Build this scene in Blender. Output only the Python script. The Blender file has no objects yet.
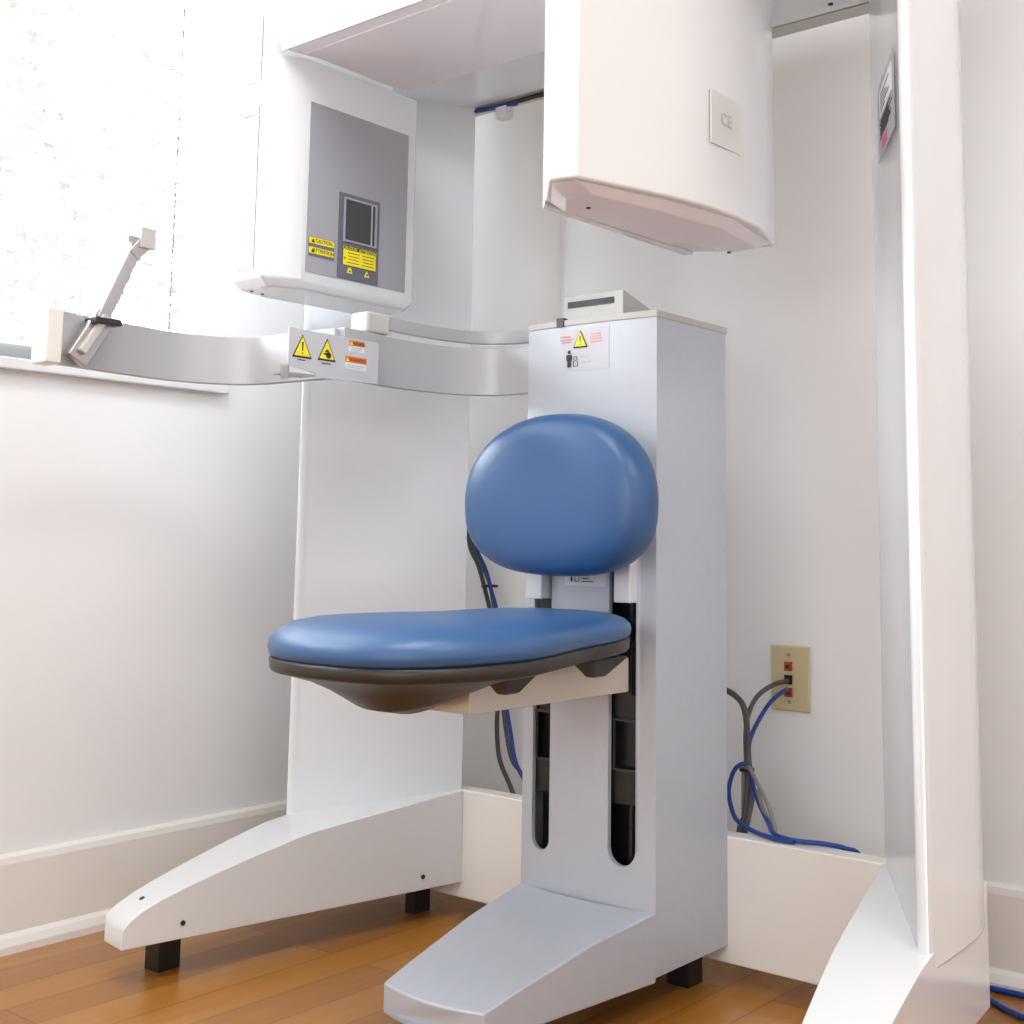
import bpy, bmesh, math, random
from mathutils import Vector, Matrix
random.seed(7)
C = bpy.context.scene.collection
scn = bpy.context.scene

# ------------------------------------------------------------------ camera
cam_d = bpy.data.cameras.new('camera'); cam = bpy.data.objects.new('camera', cam_d); C.objects.link(cam)
YAW, PITCH, ROLL = 0.670393165, 0.122282734, 0.0113795377
fw = Vector((-math.sin(YAW)*math.cos(PITCH), math.cos(YAW)*math.cos(PITCH), math.sin(PITCH)))
rr = Vector((math.cos(YAW), math.sin(YAW), 0)); uu = rr.cross(fw)
r2 = rr*math.cos(ROLL)+uu*math.sin(ROLL); u2 = -rr*math.sin(ROLL)+uu*math.cos(ROLL)
M = Matrix((r2, u2, -fw)).transposed().to_4x4(); M.translation = (0, 0, 0.68)
cam.matrix_world = M
cam_d.sensor_width = 36; cam_d.lens = 1279.6*36/1024
cam_d.shift_x = (512-562.5)/1024; cam_d.shift_y = (382.9-512)/1024
cam_d.clip_start = 0.02
scn.camera = cam

# ------------------------------------------------------------------ world, sun, lamps, exposure
scn.view_settings.view_transform = 'Standard'; scn.view_settings.look = 'None'
scn.view_settings.gamma = 1; scn.view_settings.exposure = 0.48
w = bpy.data.worlds.new('world'); scn.world = w; w.use_nodes = True
bg = w.node_tree.nodes['Background']; bg.inputs[0].default_value = (0.93, 0.97, 1.0, 1); bg.inputs[1].default_value = 12.5

def light(name, kind, loc, rot, energy, size=1, size_y=None, color=(1, 1, 1), portal=False):
    d = bpy.data.lights.new(name, kind); d.energy = energy; d.color = color
    if kind == 'AREA':
        d.shape = 'RECTANGLE'; d.size = size; d.size_y = size_y or size
        if portal: d.cycles.is_portal = True
    o = bpy.data.objects.new(name, d); C.objects.link(o); o.location = loc; o.rotation_euler = rot
    return o
s = light('sun', 'SUN', (-4, 0, 6), (0, math.radians(42), math.radians(8)), 3.0, color=(1, .97, .9)); s.data.angle = .02
XL, YB = -2.083, 2.067
WY0, WY1, WZ0, WZ1 = 0.10, 1.545, 0.975, 2.25
light('window_portal', 'AREA', (XL-.14, (WY0+WY1)/2, (WZ0+WZ1)/2), (0, math.radians(-90), 0), 1, WZ1-WZ0, WY1-WY0, portal=True)
# added fill lamps: two under the ceiling, one large area behind the camera
light('ceiling_fill_light', 'AREA', (-0.9, 0.3, 2.56), (0, 0, 0), 14, .6, 1.2, (.96, .98, 1))
light('ceiling_fill_light', 'AREA', (0.9, 0.3, 2.56), (0, 0, 0), 14, .6, 1.2, (.96, .98, 1))
light('rear_fill_light', 'AREA', (0.1, -2.40, 1.35), (math.radians(90), 0, 0), 27, 2.6, 1.7, (.93, .965, 1))  # added area lamp for fill, the rear wall has no window

# ------------------------------------------------------------------ materials
def mat(name, col, rough=.5, metal=0, coat=0, spec=.5, bump=None, var=None):
    m = bpy.data.materials.new(name); m.use_nodes = True
    nt = m.node_tree; b = nt.nodes['Principled BSDF']
    b.inputs['Base Color'].default_value = (*col, 1); b.inputs['Roughness'].default_value = rough
    b.inputs['Metallic'].default_value = metal; b.inputs['Coat Weight'].default_value = coat
    b.inputs['Coat Roughness'].default_value = .08
    b.inputs['Specular IOR Level'].default_value = spec
    tc = nt.nodes.new('ShaderNodeTexCoord')
    n = nt.nodes.new('ShaderNodeTexNoise'); n.inputs['Scale'].default_value = (var or (3, .02))[0]; n.inputs['Detail'].default_value = 4
    nt.links.new(tc.outputs['Object'], n.inputs['Vector'])
    mx = nt.nodes.new('ShaderNodeMix'); mx.data_type = 'RGBA'; nt.links.new(n.outputs['Fac'], mx.inputs['Factor'])
    v = (var or (3, .02))[1]
    mx.inputs[6].default_value = (*[c*(1-v) for c in col], 1); mx.inputs[7].default_value = (*[min(1, c*(1+v)) for c in col], 1)
    nt.links.new(mx.outputs[2], b.inputs['Base Color'])
    if bump:
        n2 = nt.nodes.new('ShaderNodeTexNoise'); n2.inputs['Scale'].default_value = bump[0]
        nt.links.new(tc.outputs['Object'], n2.inputs['Vector'])
        bp = nt.nodes.new('ShaderNodeBump'); bp.inputs['Strength'].default_value = bump[1]; bp.inputs['Distance'].default_value = .002
        nt.links.new(n2.outputs['Fac'], bp.inputs['Height']); nt.links.new(bp.outputs[0], b.inputs['Normal'])
    return m
M_wall = mat('wall_paint', (.87, .875, .88), .42, bump=(90, .08))
M_ceil = mat('ceiling_paint', (.85, .85, .84), .8)
M_trim = mat('trim_paint', (.84, .81, .77), .3)
M_white = mat('white_enamel', (.75, .765, .78), .24, coat=.5)
M_plate = mat('grey_white_enamel', (.76, .79, .83), .2, coat=.6)
M_silver = mat('silver_paint', (.53, .57, .635), .42, metal=.2, var=(60, .03))
M_cap = mat('pale_grey_plastic', (.52, .52, .50), .4)
M_matte = mat('matte_white_paint', (.88, .88, .87), .6)
M_wplate = mat('warning_plate_paint', (.52, .54, .57), .35)
M_cap2 = mat('pale_sticker', (.66, .66, .66), .4)
M_silvst = mat('silver_sticker', (.58, .60, .65), .4)
M_arm = mat('satin_arm_paint', (.47, .48, .50), .38, metal=.2)
M_blue = mat('blue_vinyl', (.022, .092, .245), .40, spec=.7, bump=(350, .05))
M_pan = mat('dark_brown_plastic', (.020, .015, .013), .38)
M_frame = mat('cream_metal', (.63, .58, .50), .3, metal=.3)
M_black = mat('black_plastic', (.012, .012, .013), .35)
M_dark = mat('dark_metal', (.05, .05, .052), .35, metal=.5)
M_gray = mat('grey_panel', (.36, .37, .41), .4)
M_dgray = mat('dark_grey_panel', (.13, .14, .18), .35)
M_glass = mat('smoked_glass', (.05, .055, .06), .08)
M_yellow = mat('sticker_yellow', (.90, .78, .02), .4)
M_ink = mat('sticker_ink', (.02, .02, .02), .5)
M_sticker = mat('sticker_white', (.80, .80, .83), .4)
M_orange = mat('sticker_orange', (.72, .20, .04), .4)
M_pink = mat('sticker_salmon_ink', (.85, .35, .28), .5)
M_red = mat('sticker_magenta', (.65, .08, .22), .5)
M_btn = mat('pale_blue_panel', (.30, .37, .56), .3)
M_lavender = mat('underside_plastic', (.80, .79, .84), .35)
M_beige = mat('almond_plastic', (.62, .52, .31), .35)
M_jackr = mat('red_jack', (.45, .05, .02), .5)
M_cgray = mat('grey_cable', (.085, .08, .08), .45)
M_cblue = mat('blue_cable', (.006, .045, .27), .35)
M_chrome = mat('brushed_steel', (.45, .42, .42), .28, metal=.8)
M_blind = mat('blind_slat', (.9, .9, .9), .5)
M_leaf = mat('leaf_green', (.065, .075, .062), .6, var=(1.5, .3))
M_bark = mat('bark', (.16, .12, .09), .9)
M_ground = mat('pale_gravel', (.6, .58, .54), .9)
def wood():
    m = bpy.data.materials.new('varnished_wood'); m.use_nodes = True; nt = m.node_tree; b = nt.nodes['Principled BSDF']
    L = nt.links.new; N = nt.nodes.new
    tc = N('ShaderNodeTexCoord'); mp = N('ShaderNodeMapping'); mp.inputs['Rotation'].default_value = (0, 0, math.pi/2)
    L(tc.outputs['Object'], mp.inputs[0])
    br = N('ShaderNodeTexBrick'); br.inputs['Scale'].default_value = 1; br.inputs['Brick Width'].default_value = .75
    br.inputs['Row Height'].default_value = .083; br.inputs['Mortar Size'].default_value = .0009; br.offset = .37
    br.inputs['Color1'].default_value = (.33, .125, .016, 1); br.inputs['Color2'].default_value = (.47, .205, .035, 1)
    br.inputs['Mortar'].default_value = (.10, .04, .01, 1); br.inputs['Mortar Smooth'].default_value = .3
    L(mp.outputs[0], br.inputs['Vector'])
    m2 = N('ShaderNodeMapping'); m2.inputs['Scale'].default_value = (60, 3, 10); L(tc.outputs['Object'], m2.inputs[0])
    n = N('ShaderNodeTexNoise'); n.inputs['Scale'].default_value = 1; n.inputs['Detail'].default_value = 6; L(m2.outputs[0], n.inputs['Vector'])
    mx = N('ShaderNodeMix'); mx.data_type = 'RGBA'; mx.blend_type = 'MULTIPLY'; mx.inputs['Factor'].default_value = .35
    cr = N('ShaderNodeValToRGB'); cr.color_ramp.elements[0].position = .3; cr.color_ramp.elements[0].color = (.55, .5, .45, 1); cr.color_ramp.elements[1].position = .7
    L(n.outputs['Fac'], cr.inputs[0]); L(br.outputs['Color'], mx.inputs[6]); L(cr.outputs[0], mx.inputs[7]); L(mx.outputs[2], b.inputs['Base Color'])
    b.inputs['Roughness'].default_value = .30; b.inputs['Coat Weight'].default_value = .12; b.inputs['Coat Roughness'].default_value = .12
    n3 = N('ShaderNodeTexNoise'); n3.inputs['Scale'].default_value = 9; L(tc.outputs['Object'], n3.inputs['Vector'])
    bp = N('ShaderNodeBump'); bp.inputs['Strength'].default_value = .12; bp.inputs['Distance'].default_value = .01
    L(n3.outputs['Fac'], bp.inputs['Height']); L(bp.outputs[0], b.inputs['Normal'])
    return m
M_wood = wood()
def pane_mat():
    m = bpy.data.materials.new('window_glass'); m.use_nodes = True; nt = m.node_tree
    for n in list(nt.nodes):
        if n.type == 'BSDF_PRINCIPLED': nt.nodes.remove(n)
    o = nt.nodes['Material Output']; t = nt.nodes.new('ShaderNodeBsdfTransparent'); g = nt.nodes.new('ShaderNodeBsdfGlossy'); g.inputs['Roughness'].default_value = .02
    x = nt.nodes.new('ShaderNodeMixShader'); f = nt.nodes.new('ShaderNodeFresnel'); f.inputs[0].default_value = 1.3
    nt.links.new(f.outputs[0], x.inputs[0]); nt.links.new(t.outputs[0], x.inputs[1]); nt.links.new(g.outputs[0], x.inputs[2]); nt.links.new(x.outputs[0], o.inputs[0])
    return m
M_pane = pane_mat()
def emis(name, col, st):
    m = bpy.data.materials.new(name); m.use_nodes = True; b = m.node_tree.nodes['Principled BSDF']
    b.inputs['Base Color'].default_value = (*col, 1); b.inputs['Emission Color'].default_value = (*col, 1); b.inputs['Emission Strength'].default_value = st
    return m
M_diff = emis('fill_diffuser', (1, .98, .95), 3)  # glow of the added ceiling fill panels

# ------------------------------------------------------------------ mesh helpers
def obj(name, bm, m, parent=None, bevel=0, seg=2, smooth=False, angle=35, recalc=True):
    if recalc: bmesh.ops.recalc_face_normals(bm, faces=bm.faces)
    me = bpy.data.meshes.new(name); bm.to_mesh(me); bm.free(); me.materials.append(m)
    o = bpy.data.objects.new(name, me); C.objects.link(o)
    if parent: o.parent = parent
    if bevel:
        md = o.modifiers.new('bevel', 'BEVEL'); md.width = bevel; md.segments = seg; md.limit_method = 'ANGLE'; md.angle_limit = math.radians(30)
        md.harden_normals = True; smooth = True
    if smooth:
        for p in me.polygons: p.use_smooth = True
        me.set_sharp_from_angle(angle=math.radians(angle))
    return o
def box(bm, x0, x1, y0, y1, z0, z1):
    v = [bm.verts.new((x, y, z)) for z in (z0, z1) for x, y in ((x0, y0), (x1, y0), (x1, y1), (x0, y1))]
    for f in ((0, 3, 2, 1), (4, 5, 6, 7), (0, 1, 5, 4), (1, 2, 6, 5), (2, 3, 7, 6), (3, 0, 4, 7)): bm.faces.new([v[i] for i in f])
    return bm
def bx(*a): return box(bmesh.new(), *a)
def prism(bm, pts, z0, z1, top=None):
    a = [bm.verts.new((x, y, z0)) for x, y in pts]; b = [bm.verts.new((x, y, z1)) for x, y in (top or pts)]
    n = len(pts); bm.faces.new(a[::-1]); bm.faces.new(b)
    for i in range(n): bm.faces.new((a[i], a[(i+1) % n], b[(i+1) % n], b[i]))
    return bm
def plane_prism(bm, o, u, v, pts, d):
    """prism of the outline pts (in axes u,v from o), d thick along u x v"""
    o, u, v = Vector(o), Vector(u).normalized(), Vector(v).normalized(); n = u.cross(v)
    a = [bm.verts.new(o+u*p[0]+v*p[1]) for p in pts]; b = [bm.verts.new(o+u*p[0]+v*p[1]+n*d) for p in pts]
    k = len(pts); bm.faces.new(a[::-1]); bm.faces.new(b)
    for i in range(k): bm.faces.new((a[i], a[(i+1) % k], b[(i+1) % k], b[i]))
    return bm
def rect(w_, h): return [(0, 0), (w_, 0), (w_, h), (0, h)]
def disc(cx, cy, r, n=16): return [(cx+r*math.cos(2*math.pi*i/n), cy+r*math.sin(2*math.pi*i/n)) for i in range(n)]
def loft(bm, rings, closed=True, caps=True):
    R = [[bm.verts.new(p) for p in r] for r in rings]; n = len(R[0])
    for a, b in zip(R, R[1:]):
        for i in range(n if closed else n-1): bm.faces.new((a[i], a[(i+1) % n], b[(i+1) % n], b[i]))
    if caps: bm.faces.new(R[0][::-1]); bm.faces.new(R[-1])
    return bm
def smooth_path(pts, k=6):
    P = [Vector(p) for p in pts]; P = [P[0]*2-P[1]]+P+[P[-1]*2-P[-2]]; out = []
    for i in range(1, len(P)-2):
        a, b, c, d = P[i-1:i+3]
        for j in range(k):
            t = j/k; out.append(.5*((2*b)+(c-a)*t+(2*a-5*b+4*c-d)*t*t+(3*b-a-3*c+d)*t**3))
    out.append(P[-2]); return out
def tube(bm, pts, r, n=10, k=6):
    P = smooth_path(pts, k) if k else [Vector(p) for p in pts]; rings = []; up = None
    for i, p in enumerate(P):
        t = (P[min(i+1, len(P)-1)]-P[max(i-1, 0)]).normalized()
        if up is None: up = t.orthogonal().normalized()
        up = (up-t*up.dot(t)).normalized(); s_ = t.cross(up)
        rings.append([p+up*(r*math.cos(2*math.pi*j/n))+s_*(r*math.sin(2*math.pi*j/n)) for j in range(n)])
    return loft(bm, rings)
def text_obj(name, body, size, o, u, v, m, parent, aspect=1.0):
    o, u, v = Vector(o), Vector(u).normalized(), Vector(v).normalized(); n = u.cross(v)
    c = bpy.data.curves.new(name, 'FONT'); c.body = body; c.size = size; c.extrude = .0002; c.align_x = 'CENTER'; c.align_y = 'CENTER'
    t = bpy.data.objects.new(name, c); C.objects.link(t)
    bpy.context.view_layer.update()
    me = bpy.data.meshes.new_from_object(t); bpy.data.objects.remove(t)
    me.transform(Matrix((u*aspect, v, n)).transposed().to_4x4()); me.materials.clear(); me.materials.append(m)
    q = bpy.data.objects.new(name, me); C.objects.link(q); me.transform(Matrix.Translation(o+n*.0012)); q.parent = parent
    return q
def thing(name, label, cat, loc=(0, 0, 0), group=None):
    o = bpy.data.objects.new(name, None); C.objects.link(o); o.location = loc; o['label'] = label; o['category'] = cat
    if group: o['group'] = group
    return o
def settle():
    """children were built in world coordinates: keep them there"""
    bpy.context.view_layer.update()
    for o in list(bpy.data.objects):
        if o.parent and o.type == 'MESH': o.matrix_parent_inverse = o.parent.matrix_world.inverted()
        bpy.context.view_layer.update() if o.parent and o.children else None
def tag(o, label, cat, group=None):
    o['label'] = label; o['category'] = cat
    if group: o['group'] = group
    return o
def struct(o): o['kind'] = 'structure'; return o

# ------------------------------------------------------------------ room
XR, YR, ZC = 2.2, -2.5, 2.6
struct(obj('floor', bx(XL-.12, XR+.12, YR-.12, YB+.12, -.05, 0), M_wood))
struct(obj('ceiling', bx(XL-.12, XR+.12, YR-.12, YB+.12, ZC, ZC+.1), M_ceil))
struct(obj('wall_back', bx(XL-.12, XR+.12, YB, YB+.12, 0, ZC), M_wall))
struct(obj('wall_right', bx(XR, XR+.12, YR, YB, 0, ZC), M_wall))
struct(obj('wall_rear', bx(XL-.12, XR+.12, YR-.12, YR, 0, ZC), M_wall))
b = bmesh.new()
box(b, XL-.12, XL, YR, YB, 0, WZ0); box(b, XL-.12, XL, YR, YB, WZ1, ZC); box(b, XL-.12, XL, YR, WY0, WZ0, WZ1); box(b, XL-.12, XL, WY1, YB, WZ0, WZ1)
struct(obj('wall_left', b, M_wall))
def baseboard(name, axis):
    # profile (distance from wall, height): board with rounded cap, shoe moulding
    prof = [(0, 0), (.030, 0), (.030, .012), (.024, .024), (.016, .030), (.016, .140), (.013, .150), (.004, .154), (0, .154)]
    bm = bmesh.new()
    if axis == 'left': rings = [[(XL+d, y, z) for d, z in prof] for y in (YR, YB)]
    elif axis == 'back': rings = [[(x, YB-d, z) for d, z in prof] for x in (XL, XR)]
    elif axis == 'right': rings = [[(XR-d, y, z) for d, z in prof] for y in (YR, YB)]
    else: rings = [[(x, YR+d, z) for d, z in prof] for x in (XL, XR)]
    return struct(obj(name, loft(bm, rings), M_trim))
for a in ('left', 'back', 'right', 'rear'): baseboard('baseboard_'+a, a)
# window: frame, glass, sill
wn = obj('window_1', None or (lambda b: (box(b, XL-.10, XL-.06, WY0, WY1, WZ0, WZ0+.045), box(b, XL-.10, XL-.06, WY0, WY1, WZ1-.045, WZ1), box(b, XL-.10, XL-.06, WY0, WY0+.045, WZ0+.045, WZ1-.045), box(b, XL-.10, XL-.06, WY1-.025, WY1, WZ0+.045, WZ1-.045), b)[-1])(bmesh.new()), M_white)
struct(wn)
obj('window_pane', bx(XL-.082, XL-.078, WY0+.04, WY1-.04, WZ0+.04, WZ1-.04), M_pane, wn)
obj('window_sill', bx(XL-.06, XL+.022, WY0-.03, WY1+.005, WZ0-.018, WZ0+.002), M_white, wn, bevel=.003)
# rounded white pilaster in the corner behind the left upright
pts = [(-1.80+.152*math.cos(a), YB-.085*math.sin(a)) for a in [math.pi*i/28 for i in range(29)]]
struct(obj('trim_1', prism(bmesh.new(), pts, .154, ZC), M_matte, smooth=True, angle=50))
# unseen glowing panels, added to go with the ceiling fill lamps
for x in (-.9, .9):
    t = thing('ceiling_fill_panel', 'unseen square fill light panel with white frame, added to the ceiling, %s side of the room' % ('window' if x < 0 else 'inner'), 'ceiling light', (x, .3, 2.57))
    obj('light_frame', bx(x-.34, x+.34, -.34, .94, 2.585, 2.6), M_white, t); obj('diffuser', bx(x-.3, x+.3, -.3, .9, 2.575, 2.585), M_diff, t)
# outdoors
struct(obj('ground', bx(-14, XL-.4, -8, 8, -.6, -.5), M_ground))
def tree(x, y, h, r, n, label, seed):
    rnd = random.Random(seed); t = thing('tree', label, 'tree', (x, y, -.5), 'trees outside the window')
    bm = bmesh.new(); tube(bm, [(x, y, -.5), (x+.05, y+.04, h*.45), (x-.03, y+.1, h*.8)], .07)
    obj('trunk', bm, M_bark, t)
    bm = bmesh.new()
    for i in range(7):
        a = rnd.uniform(0, 6.28); q = rnd.uniform(.5, .95)*r; z = rnd.uniform(.5, 1)*h
        tube(bm, [(x, y, h*.4), (x+q*.5*math.cos(a), y+q*.5*math.sin(a), z*.85), (x+q*math.cos(a), y+q*math.sin(a), z)], .02, 6)
    obj('branch', bm, M_bark, t)
    bm = bmesh.new()
    for i in range(n):
        while True:
            d = Vector((rnd.uniform(-1, 1), rnd.uniform(-1, 1), rnd.uniform(-1, 1)))
            if .25 < d.length < 1: break
        c = Vector((x, y, h*.72))+Vector((d.x*r, d.y*r, d.z*h*.5)); u = Vector((rnd.gauss(0, 1), rnd.gauss(0, 1), rnd.gauss(0, 1))).normalized(); v = u.orthogonal().normalized(); s_ = rnd.uniform(.03, .07)
        q = [bm.verts.new(c+u*s_), bm.verts.new(c+v*s_*.5), bm.verts.new(c-u*s_), bm.verts.new(c-v*s_*.5)]; bm.faces.new(q)
    f = obj('foliage', bm, M_leaf, t); f['kind'] = 'stuff'
tree(-6.5, 2.6, 3.6, 1.5, 2600, 'leafy tree outside the window, left edge of the photo', 1)
tree(-8.4, 6.4, 3.8, 1.5, 2200, 'leafy tree outside the window, nearer the blind cord', 2)
# blinds
bl = thing('window_blind', 'white horizontal slatted blind with lift cord hanging in the window', 'window blind', (XL-.03, .8, WZ1))
obj('headrail', bx(XL-.055, XL-.005, WY0+.01, WY1-.01, WZ1-.05, WZ1), M_blind, bl)
n = 0; z = WZ0+.035
while z < WZ1-.06:
    bm = bmesh.new(); xs = [(-.024, 0), (-.012, .0035), (0, .0045), (.012, .0035), (.024, 0)]; c_, s_ = math.cos(.20), math.sin(.20)
    pr = [(XL-.03+a*c_-q*s_, z+a*s_*-1+q*c_) for a, q in xs]; pr += [(x, zz-.0025) for x, zz in pr[::-1]]
    loft(bm, [[(x, y, zz) for x, zz in pr] for y in (WY0+.012, WY1-.012)]); obj('slat', bm, M_blind, bl); z += .044
for y in (1.421, .35):
    bm = bmesh.new(); tube(bm, [(XL-.003, y, WZ0+.02), (XL-.003, y, WZ1-.04)], .0013, 6, 0); obj('lift_cord', bm, M_cgray, bl)

# ------------------------------------------------------------------ scanner frame
fr = thing('dental_scanner', 'tall white dental x-ray scanner with two uprights, splayed legs, overhead tube head and detector', 'dental scanner', (-1.235, 1.8, 0))
obj('crossbar', bx(-1.82, -.73, 1.797, 1.835, .03, .2215), M_trim, fr, bevel=.003)
SS = [0, .015, .04, .096, .151, .218, .279, .318, .397, .481, .568, .631]; ZZ = [.085, .102, .116, .134, .149, .166, .180, .188, .197, .206, .215, .2215]
def interp(x, xs, ys):
    if x <= xs[0]: return ys[0]
    for i in range(1, len(xs)):
        if x <= xs[i]: return ys[i-1]+(ys[i]-ys[i-1])*(x-xs[i-1])/(xs[i]-xs[i-1])
    return ys[-1]
def leg(inner0, inner1, outer, parent):
    bm = bmesh.new(); rings = []
    L = math.dist(inner0, inner1)
    for s_ in (0, .012, .03, .06, .096, .151, .218, .279, .318, .397, .481, .568, L):
        x = inner0[0]+(inner1[0]-inner0[0])*s_/L; y = inner0[1]+(inner1[1]-inner0[1])*s_/L
        z = interp(s_/L*.631, SS, ZZ); xo, yo = outer(y)
        if s_ == 0: yo = y+.010
        rings.append([(x, y, .058), (x, y, z), (xo, yo, z), (xo, yo, .058)])
    loft(bm, rings); return obj('leg', bm, M_white, parent, bevel=.006, seg=3)
lgl = leg((-1.767, 1.174), (-1.646, 1.797), lambda y: (-1.829, y), fr)
lgr = leg((-.675, 1.180), (-.824, 1.797), lambda y: (-.629-.113*(y-1.384)+.004, y), fr)
def screw(name, p, nrm, r, parent, m=M_ink):
    bm = bmesh.new(); n = Vector(nrm).normalized(); u = n.orthogonal().normalized(); v = n.cross(u)
    plane_prism(bm, Vector(p)-n*.0015, u, v, disc(0, 0, r, 12), .003); return obj(name, bm, m, parent)
screw('screw', (-1.7955, 1.226, .1185), (0, -.35, .93), .0045, lgl)
screw('screw', (-1.7482, 1.269, .082), (.982, -.191, 0), .004, lgl)
screw('screw', (-1.6625, 1.712, .081), (.982, -.191, 0), .004, lgl)
for lg, x0, y0 in ((lgl, -1.800, 1.250), (lgl, -1.72, 1.735), (lgr, -.65, 1.25), (lgr, -.73, 1.735)):
    obj('rubber_foot', bx(x0-.018-(.012 if x0 < -1.75 else 0), x0+.006, y0+.01, y0+.05, 0, .060), M_black, lg)
    
def upright(pts, parent): return obj('upright', prism(bmesh.new(), pts, .17, 1.80), M_plate, parent, bevel=.006, seg=3)
def rounded(p0, c, p1, k=6):
    return [((1-t)**2*p0[0]+2*t*(1-t)*c[0]+t*t*p1[0], (1-t)**2*p0[1]+2*t*(1-t)*c[1]+t*t*p1[1]) for t in [i/k for i in range(k+1)]]
up_l = upright([(-1.650, 1.797), (-1.817, 1.553)]+rounded((-1.819, 1.545), (-1.824, 1.530), (-1.831, 1.536))+[(-1.829, 1.66)]+rounded((-1.829, 1.70), (-1.829, 1.80), (-1.79, 1.80)), fr)
up_r = upright(([(-.823, 1.802), (-.664, 1.541)]+rounded((-.661, 1.534), (-.650, 1.522), (-.643, 1.536))+[(-.645, 1.60)]+rounded((-.650, 1.70), (-.662, 1.80), (-.70, 1.802)))[::-1], fr)
# overhead beam
obj('overhead_beam', prism(bmesh.new(), [(-1.83, 1.53), (-1.74, 1.60), (-.74, 1.60), (-.64, 1.53), (-.665, 1.797), (-1.83, 1.797)], 1.522, 1.78), M_plate, fr, bevel=.004)
obj('rear_cover', bx(-1.82, -.70, 1.799, 1.836, 1.522, 1.76), M_cap, fr)
screw('screw', (-.87, 1.765, 1.5215), (0, 0, -1), .004, fr)
# rating label on the right upright
pu = Vector((-.664+.823, 1.541-1.802, 0)).normalized()
lo = Vector((-.7665, 1.709, 1.228))+pu*.012+Vector((-pu.y, pu.x, 0))*-.001 + Vector((-.0018, -.001, 0))
lb = obj('rating_label', plane_prism(bmesh.new(), lo, pu, (0, 0, 1), rect(.166, .109), .001), M_gray, fr)
lb['label'] = 'grey rating label with a white upper half and small red mark'
nn = pu.cross(Vector((0, 0, 1)))
obj('label_field', plane_prism(bmesh.new(), lo+nn*.0008+pu*.02+Vector((0, 0, .058)), pu, (0, 0, 1), rect(.13, .040), .0008), M_sticker, lb)
obj('label_mark', plane_prism(bmesh.new(), lo+nn*.0008+pu*.045+Vector((0, 0, .008)), pu, (0, 0, 1), rect(.05, .014), .0008), M_red, lb)
bm = bmesh.new()
for i in range(8): plane_prism(bm, lo+nn*.0008+pu*(.02+.01*(i % 2))+Vector((0, 0, .028+.0034*i)), pu, (0, 0, 1), rect(.09+.03*((i*7) % 3)/2, .0013), .0008)
for i in range(5): plane_prism(bm, lo+nn*.0017+pu*.035+Vector((0, 0, .064+.006*i)), pu, (0, 0, 1), rect(.05+.02*((i*5) % 3), .0013), .0004)
obj('print_lines', bm, M_ink, lb)

# ------------------------------------------------------------------ rotating C-arm with tube head and detector
ca = fr
obj('carrier', prism(bmesh.new(), [(-1.616, 1.295), (-1.602, 1.36), (-1.602, 1.50), (-1.600, 1.556), (-.80, 1.556), (-.78, 1.285)], 1.474, 1.512, [(-1.616, 1.295), (-1.602, 1.36), (-1.602, 1.50), (-1.600, 1.556), (-.80, 1.556), (-.78, 1.285)]), M_lavender, ca, bevel=.002)
obj('front_fascia', prism(bmesh.new(), [(-1.618, 1.291), (-1.616, 1.296), (-.79, 1.286), (-.79, 1.281)], 1.472, 1.545, [(-1.622, 1.279), (-1.618, 1.290), (-.79, 1.286), (-.79, 1.270)]), M_white, ca)
obj('hub', prism(bmesh.new(), disc(-1.2, 1.42, .12, 32), 1.512, 1.70), M_plate, ca, smooth=True)
obj('carrier_cover', prism(bmesh.new(), [(-1.598, 1.325), (-1.19, 1.315), (-1.448, 1.552), (-1.596, 1.552), (-1.598, 1.505)], 1.4725, 1.475), M_lavender, ca)
TP = [(-1.717, 1.283), (-1.636, 1.280), (-1.6055, 1.335), (-1.6055, 1.592), (-1.632, 1.612), (-1.70, 1.625), (-1.727, 1.56), (-1.730, 1.35)]
tbm = bmesh.new()
def shr(P, k, c=(-1.67, 1.45)): return [(c[0]+(x-c[0])*k, c[1]+(y-c[1])*k) for x, y in P]
loft(tbm, [[(x, y, 1.082) for x, y in shr(TP, .90)], [(x, y, 1.0965) for x, y in TP], [(x, y, 1.4705) for x, y in TP]])
th_ = obj('tube_head', tbm, M_plate, ca, bevel=.004, seg=3)
obj('tube_head_top', prism(bmesh.new(), [(-1.717, 1.283), (-1.662, 1.281), (-1.640, 1.33), (-1.6245, 1.40), (-1.6245, 1.55), (-1.70, 1.58), (-1.727, 1.56), (-1.730, 1.35)], 1.4705, 1.72), M_white, ca, bevel=.003)
XT = -1.6055; U = (0, 1, 0); V = (0, 0, 1)
def onX_rect(name, x, y0, y1, z0, z1, m, parent, d=.001): return obj(name, plane_prism(bmesh.new(), (x, y0, z0), U, V, rect(y1-y0, z1-z0), d), m, parent)
gp = onX_rect('beam_panel', XT-.0002, 1.345, 1.571, 1.111, 1.398, M_gray, th_, .0015); gp['label'] = 'grey flat beam window panel'
wp = onX_rect('collimator_plate', XT+.0005, 1.412, 1.5035, 1.113, 1.259, M_dgray, th_, .003); wp['label'] = 'dark grey plate around the window'
bm = bmesh.new()
for a in ((1.421, 1.496, 1.249, 1.252), (1.421, 1.496, 1.176, 1.179), (1.421, 1.424, 1.179, 1.249), (1.492, 1.496, 1.179, 1.249), (1.483, 1.4855, 1.179, 1.249)): box(bm, XT+.003, XT+.006, a[0], a[1], a[2], a[3])
obj('window_rim', bm, M_gray, th_)
onX_rect('beam_window', XT+.003, 1.424, 1.492, 1.179, 1.249, M_glass, th_, .0012)
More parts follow.
